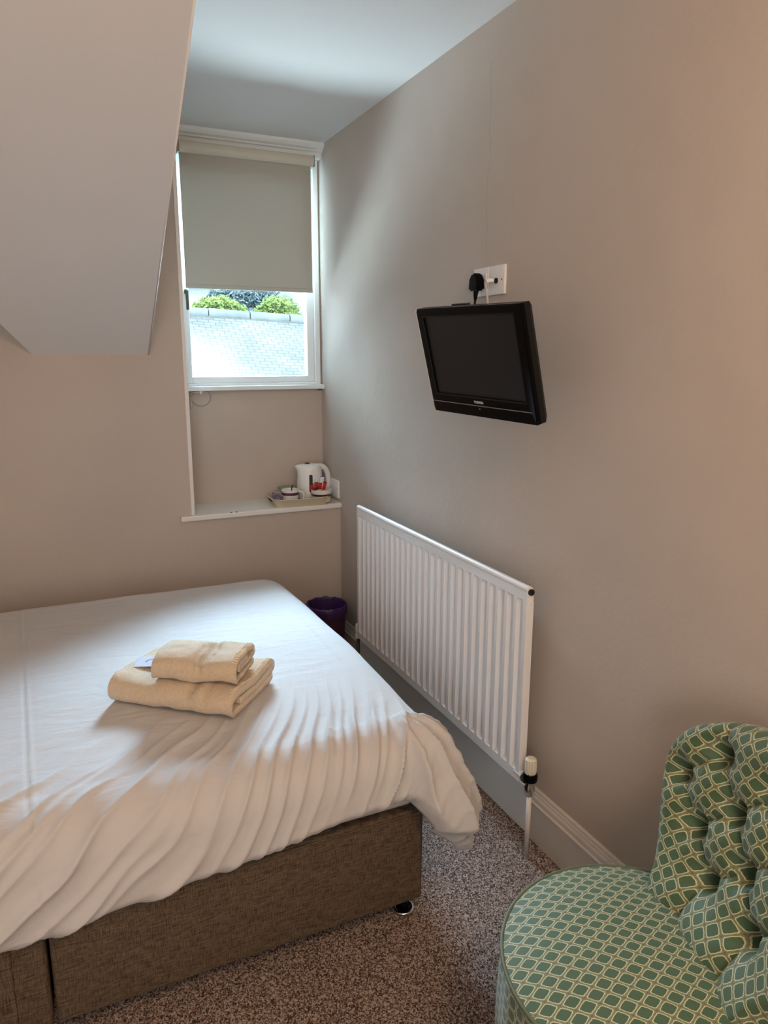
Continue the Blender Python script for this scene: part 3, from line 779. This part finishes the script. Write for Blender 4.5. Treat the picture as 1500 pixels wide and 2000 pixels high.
# ------------------------------------------------------------------ sockets above the television
def plate(y0, y1, z0, z1, nm, lab, cat, screws):
    c = Vector((XR, (y0+y1)/2, (z0+z1)/2)); t = thing(nm, lab, cat, c)
    obj('face_plate', xf(box(XR-.009, XR, y0, y1, z0, z1, .0025, 3), Matrix.Translation(-c)), 'plastic_white', t, 40)
    for y in screws:
        obj('screw', xf(lathe([(0, 0), (.0022, 0), (.0022, .0012), (0, .0014)], 12), Matrix.Translation((-.009, y-c.y, 0)) @ Matrix.Rotation(-PI/2, 4, 'Y')), 'slot', t)
    return t, c
s1, c1 = plate(1.938, 2.022, 1.638, 1.722, 'power_socket', 'white single power socket holding the black plug, left of the aerial socket', 'socket', (1.9475,))
obj('rocker_switch', xf(box(XR-.0115, XR-.008, 1.947, 1.956, 1.685, 1.705, .001), Matrix.Translation(-c1)), 'plastic_white', s1)
s2, c2 = plate(1.852, 1.9365, 1.638, 1.722, 'aerial_socket', 'white aerial socket plate with a white coaxial lead, right of the power socket', 'socket', (1.866, 1.924))
obj('coaxial_outlet', xf(lathe([(0, 0), (.0085, 0), (.0085, .003), (.005, .003), (.005, .009), (0, .009)], 20), Matrix.Translation((-.009, 0, -.002)) @ Matrix.Rotation(-PI/2, 4, 'Y')), 'dark_metal', s2, 40)
pc = Vector((XR-.02, 1.978, 1.676))
pl = thing('mains_plug', 'black three-pin mains plug with its lead dropping behind the television', 'plug', pc)
pts = [(-.024, -.022), (.024, -.022), (.027, -.012), (.024, .014), (.010, .030), (-.010, .030), (-.024, .014), (-.027, -.012)]
bm = prism(pts, 'x', -.020, .008); bmesh.ops.bevel(bm, geom=[e for e in bm.edges], offset=.005, segments=3, affect='EDGES')
obj('plug_body', bm, 'black', pl, 40)
bm = tube([(-.006, 0, -.015), (-.008, 0, -.034), (-.009, 0, -.050)], [.0095, .0072, .0042], 12)
obj('strain_relief', bm, 'black', pl, 40)
bm = tube(catmull([(-.009, 0, -.048), (-.010, -.002, -.075), (-.004, -.02, -.12), (-.002, -.08, -.17)], 8), .0036, 10)
obj('lead', bm, 'black_matte', pl, True)
cc = Vector((XR-.018, 1.8943, 1.678))
co = thing('coaxial_lead', 'white coaxial plug and lead hanging from the right-hand wall plate', 'cable', cc)
bm = tube([(-.002, 0, 0), (-.016, .003, 0), (-.020, .006, -.004)], [.0065, .0065, .006], 14); obj('angled_plug', bm, 'plastic_white', co, 40)
bm = tube(catmull([(-.020, .009, .0), (-.019, .013, -.012), (-.012, .015, -.04), (-.008, .015, -.075), (-.006, .012, -.13), (-.006, -.02, -.18)], 8), .0032, 10)
obj('lead', bm, 'cable_white', co, True)

# double socket in the niche on the right wall
s3, c3 = plate(3.212, 3.357, .775, .861, 'double_socket', 'white double power socket low on the right wall beside the kettle', 'socket', (3.225, 3.344))
for y in (3.262, 3.307): obj('rocker_switch', xf(box(XR-.0115, XR-.008, y-.006, y+.006, .832, .850, .001), Matrix.Translation(-c3)), 'plastic_white', s3)

# ------------------------------------------------------------------ tea tray on the niche shelf
ZT = ZS
trc = Vector((1.066, 3.285, ZT)); trz = math.radians(-2)
tr = thing('serving_tray', 'cream plastic serving tray with cut-out handles on the niche shelf', 'tray', trc, trz)
def rrect(w, h, r, n=8):
    out = []
    for cx, cy, a0 in ((w/2-r, h/2-r, 0), (-w/2+r, h/2-r, PI/2), (-w/2+r, -h/2+r, PI), (w/2-r, -h/2+r, 3*PI/2)):
        for k in range(n+1): out.append((cx+r*math.cos(a0+k*PI/2/n), cy+r*math.sin(a0+k*PI/2/n)))
    return out
bm = bmesh.new(); prof = [(0, .001, 1), (.000, 0.0, 1), (.014, .036, 1), (.016, .038, 1), (.013, .040, 1), (.010, .036, 1), (-.003, .005, 1), (-.02, .004, 1)]
rings = []
W0, H0 = .268, .215
for off, z, _ in prof:
    rings.append([bm.verts.new((x, y, z)) for x, y in rrect(W0-.02+off*2*.9, H0-.02+off*2*.9, max(.006, .040+off))])
for ia, (a, b) in enumerate(zip(rings, rings[1:])):
    n = len(a)
    for i in range(n):
        # leave a slot in both short sides for the handles
        ymid = (a[i].co.y+a[(i+1) % n].co.y)/2
        bm.faces.new((a[i], a[(i+1) % n], b[(i+1) % n], b[i]))
bm.faces.new(rings[0][::-1]); bm.faces.new(rings[-1])
tb = obj('tray_body', bm, 'cream', tr, 40)
for sx in (-1, 1):
    bm = bmesh.new(); B(bm, -.0012, .0012, -.036, .036, -.007, .007, .001, 2)
    h = obj('handle_slot', xf(bm, Matrix.Translation((sx*(W0/2-.0025), 0, .022)) @ Matrix.Rotation(sx*math.radians(21), 4, 'Y')), 'slot', tr)
    bm = bmesh.new(); B(bm, -.0012, .0012, -.036, .036, -.007, .007, .001, 2)
    xf(h.data and bm, Matrix.Translation((sx*(W0/2-.0125), 0, .022)) @ Matrix.Rotation(sx*math.radians(21), 4, 'Y')); obj('handle_slot', bm, 'slot', tr)
ZI = ZT+.0045
# kettle
kt = thing('kettle', 'white plastic jug kettle with a dark water gauge on the cream tray', 'kettle', (1.150, 3.335, ZI), math.radians(183))
def kettle_body():
    bm = bmesh.new(); n = 48; rings = []
    # spout towards +x, handle towards -x (rotated with the thing)
    for z, rx_, ry_, sp in [(.0, .064, .056, 0), (.004, .067, .058, 0), (.03, .067, .058, 0), (.07, .065, .056, 0), (.11, .062, .053, 0), (.135, .060, .051, .006), (.150, .058, .049, .018), (.158, .055, .046, .026), (.163, .048, .040, .012), (.166, .030, .026, 0), (.167, 0.002, .002, 0)]:
        ring = []
        for i in range(n):
            t = 2*PI*i/n; k = max(0, math.cos(t))**10
            ring.append(bm.verts.new(((rx_+sp*k)*math.cos(t), ry_*math.sin(t)*(1-.25*k*(sp > 0)), z+(.003*k if sp else 0))))
        rings.append(ring)
    for a, b in zip(rings, rings[1:]):
        for i in range(n): bm.faces.new((a[i], a[(i+1) % n], b[(i+1) % n], b[i]))
    bm.faces.new(rings[0][::-1]); bm.faces.new(rings[-1]); return bm
obj('body', xf(kettle_body(), Matrix.Translation((0, 0, .008))), 'plastic_white', kt, 45)
obj('base', lathe([(0, 0), (.068, 0), (.070, .003), (.068, .009), (0, .009)], 40), 'black_matte', kt, 40)
bm = bmesh.new(); hp = catmull([(-.025, 0, .158), (-.060, 0, .158), (-.084, 0, .142), (-.096, 0, .112), (-.098, 0, .075), (-.088, 0, .040), (-.062, 0, .030)], 8)
bm = tube(hp, [.0145]*len(hp), 14); 
for v in bm.verts: v.co.y *= 1.15
obj('handle', bm, 'plastic_white', kt, True)
obj('lid_button', xf(lathe([(0, 0), (.012, 0), (.012, .004), (.009, .006), (0, .006)], 20), Matrix.Translation((.012, 0, .173))), 'slot', kt, 40)
bm = prism([(x, y) for x, y in rrect(.016, .088, .0078, 8)], 'z', 0, .005)
gx = Matrix.Translation((.017, .0535, .084)) @ Matrix.Rotation(-PI/2, 4, 'X')
obj('water_gauge', xf(bm, gx), mat('smoked_gauge', (.05, .05, .06), .15), kt, 40)
obj('handle_switch', xf(box(-.006, .006, -.005, .005, 0, .006, .002), Matrix.Translation((-.010, .0575, .018))), 'cable_grey', kt)
# cup with a purple band and spoon
mg = thing('tea_mug', 'white mug with a purple band holding a spoon at the front left of the tray', 'mug', (1.020, 3.245, ZI), math.radians(-8))
obj('cup_body', lathe([(0, 0), (.026, 0), (.029, .003), (.031, .008), (.038, .040), (.042, .066), (.043, .070), (.0415, .071), (.0395, .066), (.035, .040), (.028, .010), (0, .007)], 48), 'china', mg, 40)
obj('painted_band', lathe([(.0398, .046), (.0404, .0462), (.0425, .059), (.0420, .0593)], 48), 'purple_band', mg, 40)
hp = catmull([(.036, 0, .056), (.052, 0, .058), (.064, 0, .046), (.062, 0, .026), (.048, 0, .012), (.034, 0, .012)], 8)
obj('handle', tube(hp, .0048, 12), 'china', mg, True)
sp = thing('teaspoon', 'dark steel teaspoon standing in the purple-banded mug', 'spoon', (1.020, 3.245, ZI+.01))
bm = tube([(-.005, .010, 0), (.016, .020, .070), (.0175, .0207, .077)], [.0022, .0032, .0036], 8)
obj('stem', bm, 'dark_metal', sp, True)
bm = lathe([(0, -.002), (.006, 0), (.009, .004), (.0095, .006), (.006, .003), (0, .001)], 16); obj('bowl', xf(bm, Matrix.Translation((-.006, .010, 0))), 'dark_metal', sp, True)
# the round dish of sachets on an upturned cup at the right
cpb = thing('upturned_cup', 'beige cup standing under the china dish of sachets on the tray', 'cup', (1.175, 3.240, ZI))
obj('cup_body', lathe([(0, 0), (.040, 0), (.043, .002), (.045, .010), (.046, .028), (.042, .030), (0, .030)], 40), 'cream', cpb, 40)
ds = thing('china_dish', 'white china dish with a dark foot line filled with sachets', 'dish', (1.175, 3.240, ZI+.0305))
obj('dish_body', lathe([(0, 0), (.034, 0), (.046, .004), (.050, .010), (.0505, .030), (.048, .0305), (.0465, .012), (.04, .007), (0, .005)], 40), 'china', ds, 40)
obj('dark_rim_line', lathe([(.0455, .0035), (.0475, .003), (.0512, .0095), (.0505, .0112)], 40), 'dark_paper', ds, 40)
def sachet(name, label, cat, loc, rot, size, m, group=None, mark=None):
    t = thing(name, label, cat, loc, 0, group); w, h, d = size
    R_ = Matrix.Rotation(rot[2], 4, 'Z') @ Matrix.Rotation(rot[1], 4, 'Y') @ Matrix.Rotation(rot[0], 4, 'X')
    bm = bmesh.new(); nx, nz_ = 8, 8; g = {}
    for s_ in (1, -1):
        for i in range(nx+1):
            for j in range(nz_+1):
                e = math.sin(PI*i/nx)*math.sin(PI*j/nz_); g[s_, i, j] = bm.verts.new(((i/nx-.5)*w, s_*(d*.5*e**.6+.0003), (j/nz_)*h))
        for i in range(nx):
            for j in range(nz_): bm.faces.new((g[s_, i, j], g[s_, i+1, j], g[s_, i+1, j+1], g[s_, i, j+1]))
    ring = [(i, 0) for i in range(nx)]+[(nx, j) for j in range(nz_)]+[(i, nz_) for i in range(nx, 0, -1)]+[(0, j) for j in range(nz_, 0, -1)]
    for a, b in zip(ring, ring[1:]+ring[:1]): bm.faces.new((g[1, *a], g[1, *b], g[-1, *b], g[-1, *a]))
    obj('packet', xf(bm, R_), m, t, True)
    obj('sealed_edge', xf(box(-w/2, w/2, -.0006, .0006, h-.003, h+.002), R_), mark or m, t)
    return t
zz = ZI+.041
for k, (dx, dy, a, lab) in enumerate([(-.030, .010, -.25, 'red sachet at the left of the dish beside the water gauge'), (-.012, .016, -.05, 'red sachet second from the left, standing in the dish'), (.006, .020, .05, 'red sachet in the middle of the dish of sachets'), (.022, .014, .2, 'red sachet at the right of the china dish')]):
    sachet('drink_sachet', lab, 'sachet', (1.170+dx, 3.250+dy, zz), (.1, a, .2), (.020, .044+.006*(k % 2), .005), 'red', 'red sachets in the china dish', 'dark_paper')
sachet('drink_sachet', 'white and blue sachet standing tallest behind the red sachets', 'sachet', (1.186, 3.272, zz+.006), (0, .12, .1), (.022, .070, .005), 'plastic_white', None, mat('blue_ink', (.08, .10, .28), .4))
sachet('drink_sachet', 'dark brown sachet in front of the kettle handle in the dish', 'sachet', (1.150, 3.232, zz-.008), (.1, -.1, .1), (.020, .038, .005), 'dark_paper', None)
for k, (dx, dy, lab) in enumerate([(-.020, -.022, 'milk pot at the front left of the dish'), (.006, -.030, 'milk pot at the front of the dish'), (.030, -.012, 'milk pot at the right rim of the dish')]):
    mp_ = thing('milk_pot', lab, 'milk pot', (1.175+dx, 3.240+dy, ZI+.043), 0, 'milk pots in the china dish')
    obj('pot', lathe([(0, 0), (.0085, 0), (.0115, .016), (.0135, .017), (.0135, .018), (0, .018)], 18), 'china', mp_, 40)
    obj('foil_lid', lathe([(0, .018), (.0138, .018), (.0138, .0188), (0, .0190)], 18), ('plastic_white', 'cable_grey', mat('pink_foil', (.6, .35, .33), .4))[k], mp_, 40)
# fanned purple checked packets at the tray's left
for k, lab in enumerate(['leftmost of the fanned purple checked packets on the tray', 'middle one of the fanned purple checked packets on the tray', 'purple checked packet lying against the mug']):
    sachet('biscuit_packet', lab, 'packet', (.957+.009*k, 3.300-.022*k, ZI+.006), (math.radians(-40), 0, math.radians(-50+9*k)), (.060, .046, .007), 'check', 'purple checked packets')
# glass dish behind the mug
gd = thing('glass_saucer', 'greenish glass saucer tilted on the tray behind the mug', 'saucer', (1.035, 3.345, ZI))
obj('stack', lathe([(0, 0), (.024, 0), (.026, .03), (.030, .052), (.028, .052), (0, .050)], 32), 'china', gd, 40)
obj('dish', xf(lathe([(0, .002), (.03, .0), (.046, .008), (.047, .011), (.03, .004), (0, .005)], 40), Matrix.Translation((0, 0, .052))), 'saucer', gd, 40)

# ------------------------------------------------------------------ the green chair
CH = Vector((.865, .775, 0)); fdir = Vector((-.94, .34, 0)).normalized(); crz = math.atan2(fdir.y, fdir.x)-PI/2   # local +y faces forwards
ch = thing('tub_chair', 'green trellis-patterned chair with a round seat and deep-buttoned back by the right wall', 'chair', CH, crz)
CELL = .024
def set_uv(o, fn, cell=CELL):
    me = o.data; uvl = me.uv_layers.new(name='UVMap')
    for l_ in me.loops:
        u, v = fn(me.vertices[l_.vertex_index].co); uvl.data[l_.index].uv = (u/cell, v/cell)
SR = .243; SZ = .420
# domed seat
bm = bmesh.new(); n = 96; rings = []
for k in range(1, 26):
    r = k/25; z = SZ+.036*(1-r**2.4)
    rings.append([bm.verts.new((SR*r*math.cos(2*PI*i/n), SR*r*math.sin(2*PI*i/n), z)) for i in range(n)])
c0 = bm.verts.new((0, 0, SZ+.036))
for i in range(n): bm.faces.new((c0, rings[0][i], rings[0][(i+1) % n]))
for a, b in zip(rings, rings[1:]):
    for i in range(n): bm.faces.new((a[i], b[i], b[(i+1) % n], a[(i+1) % n]))
low = [bm.verts.new((v.co.x, v.co.y, SZ-.05)) for v in rings[-1]]
for i in range(n): bm.faces.new((rings[-1][i], low[i], low[(i+1) % n], rings[-1][(i+1) % n]))
bm.faces.new(low[::-1])
st = obj('seat', bm, 'trellis', ch, 50)
set_uv(st, lambda c: (-32.19*c.x-26.8*c.y, 35.58*c.x-22.19*c.y), 1)
pts = [(SR*1.005*math.cos(2*PI*i/80), SR*1.005*math.sin(2*PI*i/80), SZ-.001) for i in range(80)]
obj('piping', tube(pts, .0038, 8, None, True), 'green_piping', st, True)
# skirt down to the carpet
bm = bmesh.new(); rings = []; n = 160
for z, r in [(SZ-.002, SR), (SZ-.03, SR+.003), (SZ-.10, SR+.006), (SZ-.2, SR+.007), (.12, SR+.006), (.06, SR+.002), (.055, SR-.01)]:
    rings.append([bm.verts.new(((r+.0015*math.sin(i*2*PI/n*20))*math.cos(2*PI*i/n), (r+.0015*math.sin(i*2*PI/n*20))*math.sin(2*PI*i/n), z)) for i in range(n)])
for a, b in zip(rings, rings[1:]):
    for i in range(n): bm.faces.new((a[i], a[(i+1) % n], b[(i+1) % n], b[i]))
sk = obj('skirt', bm, 'trellis', ch, True)
me = sk.data; uvl = me.uv_layers.new(name='UVMap')
for p_ in me.polygons:
    th = [math.atan2(me.vertices[v].co.y, me.vertices[v].co.x) for v in p_.vertices]
    if max(th)-min(th) > PI: th = [t_+2*PI if t_ < 0 else t_ for t_ in th]
    for li, t_ in zip(p_.loop_indices, th): uvl.data[li].uv = (t_*SR/CELL, me.vertices[me.loops[li].vertex_index].co.z/CELL)
for a in (45, 135, 225, 315):
    x, y = .19*math.cos(math.radians(a)), .19*math.sin(math.radians(a))
    obj('leg', lathe([(0, 0), (.012, 0), (.016, .05), (.02, .09), (0, .09)], 20, None, x, y), mat('dark_wood', (.06, .03, .015), .35), ch, 40)
# buttoned fan back
SCN = .215; LEAN = math.radians(14)
OUT = [(0, -.055), (.10, -.052), (.165, -.030), (.190, .03), (.208, .08), (.235, .17), (.250, .225), (.250, .275), (.228, .325), (.190, .358), (.150, .378), (.105, .392), (.05, .400), (0, .402)]
outl = [Vector((x, y, 0)) for x, y in OUT]; outl = catmull([v[:] for v in outl], 8)
half = [(v.x, v.y) for v in outl]; full = half+[(-x, y) for x, y in half[::-1]][1:-1]
CC = (0, .19)
angs = sorted([(math.atan2(y-CC[1], x-CC[0]), math.hypot(x-CC[0], y-CC[1])) for x, y in full])
def rho(t):
    t = (t+PI) % (2*PI)-PI
    for (a, ra_), (b, rb_) in zip(angs, angs[1:]+[(angs[0][0]+2*PI, angs[0][1])]):
        if a <= t <= b: return ra_+(rb_-ra_)*(t-a)/(b-a+1e-12)
    a, ra_ = angs[-1][0]-2*PI, angs[-1][1]; b, rb_ = angs[0]
    return ra_+(rb_-ra_)*(t-a)/(b-a+1e-12)
BT = []
for k, h in enumerate((.313, .238, .165, .095)):
    off = .0675 if k % 2 else 0
    for m in range(-3, 4):
        s_ = m*.135+off-(.0 if k % 2 else 0)
        lim = (.14, .21, .15, .08)[k]
        if abs(s_) < lim+.01: BT.append((s_, h))
SEG = []
for i, (a, b) in enumerate(BT):
    for (c_, d_) in BT[i+1:]:
        if abs(b-d_) > .05 and abs(b-d_) < .09 and abs(a-c_) < .09: SEG.append(((a, b), (c_, d_)))
# pleats running from the outer buttons to the rim
for (s_, h) in BT:
    if h > .3: SEG.append(((s_, h), (s_*1.12, .44)))
    if abs(s_) > .12 and h < .3: pass
    if h < .12: SEG.append(((s_, h), (s_*1.02, -.06)))
def dseg(x, y, a, b):
    vx, vy = b[0]-a[0], b[1]-a[1]; t = max(0, min(1, ((x-a[0])*vx+(y-a[1])*vy)/(vx*vx+vy*vy)))
    return math.hypot(x-a[0]-vx*t, y-a[1]-vy*t)
def back_pt(s_, h, d):
    """s across, h up the leaning back, d forwards of its plane"""
    curve = .95*(s_*s_-.20**2)
    y = -.131+d*math.cos(LEAN)+curve-h*math.sin(LEAN); z = .42+h*math.cos(LEAN)+d*math.sin(LEAN)
    return Vector((s_, y, z))
na_, nr = 260, 90; bm = bmesh.new(); fr = []; bk = []; SHC = {}
def front_d(x, y, de):
    q = min(1, de/.050); d = .058*math.sqrt(max(0, 1-(1-q)**2))
    dip = 0
    for b in BT:
        dd = math.hypot(x-b[0], y-b[1])
        dip = max(dip, .050*math.exp(-(dd/.023)**2)+.014*math.exp(-(dd/.05)**2)) if dd < .12 else dip
    cr = 0
    for a, b in SEG:
        dd = dseg(x, y, a, b)
        if dd < .05: cr = max(cr, .010*math.exp(-(dd/.007)**1.3)+.013*math.exp(-(dd/.026)**2))
    roll = .036*math.exp(-((y-.012)/.058)**2)*max(0, 1-1.1*(x/.24)**2)*min(1, q*1.2)
    return d+roll-max(dip, cr)*min(1, .25+q)
for j in range(nr+1):
    r = (j/nr)
    if j == nr: r = 1
    A_, B__ = [], []
    for i in range(na_):
        t = -PI+2*PI*i/na_; R_ = rho(t); rr_ = 1-(1-r)**1.25 if r > 0 else 0
        x, y = CC[0]+R_*rr_*math.cos(t), CC[1]+R_*rr_*math.sin(t); de = R_*(1-rr_)
        A_.append((x, y, front_d(x, y, de))); B__.append((x, y, -.03*math.sqrt(max(0, 1-(1-min(1, de/.03))**2))))
        if j == 0: break
    fr.append(A_); bk.append(B__)
vf = [[bm.verts.new(back_pt(*p)) for p in row] for row in fr]
vb = [[bm.verts.new(back_pt(*p)) for p in row] for row in bk[:-1]]+[vf[-1]]
for G, flip in ((vf, 0), (vb, 1)):
    for i in range(na_): bm.faces.new((G[0][0], G[1][i], G[1][(i+1) % na_]))
    for a, b in zip(G[1:], G[2:]):
        for i in range(na_): bm.faces.new((a[i], b[i], b[(i+1) % na_], a[(i+1) % na_]))
uvmap = {}
for rowv, rowp in list(zip(vf, fr))+list(zip(vb, bk)):
    for v, p_ in zip(rowv, rowp): uvmap[v] = (p_[0], p_[1])
bm.verts.index_update(); uvi = {v.index: q for v, q in uvmap.items()}
bk_o = obj('backrest', bm, 'trellis', ch, True)
me = bk_o.data; uvl = me.uv_layers.new(name='UVMap')
for l_ in me.loops:
    q = uvi[l_.vertex_index]; uvl.data[l_.index].uv = ((.866*q[0]+.5*q[1])/.0251, (.5*q[0]-.866*q[1])/.0238)
for (s_, h) in BT:
    p_ = back_pt(s_, h, .003); bm = bmesh.new(); bmesh.ops.create_uvsphere(bm, u_segments=16, v_segments=10, radius=.0095)
    for v in bm.verts: v.co.y *= .55
    bmesh.ops.translate(bm, vec=p_, verts=bm.verts[:])
    b_o = obj('button', bm, 'green_piping', bk_o, True)
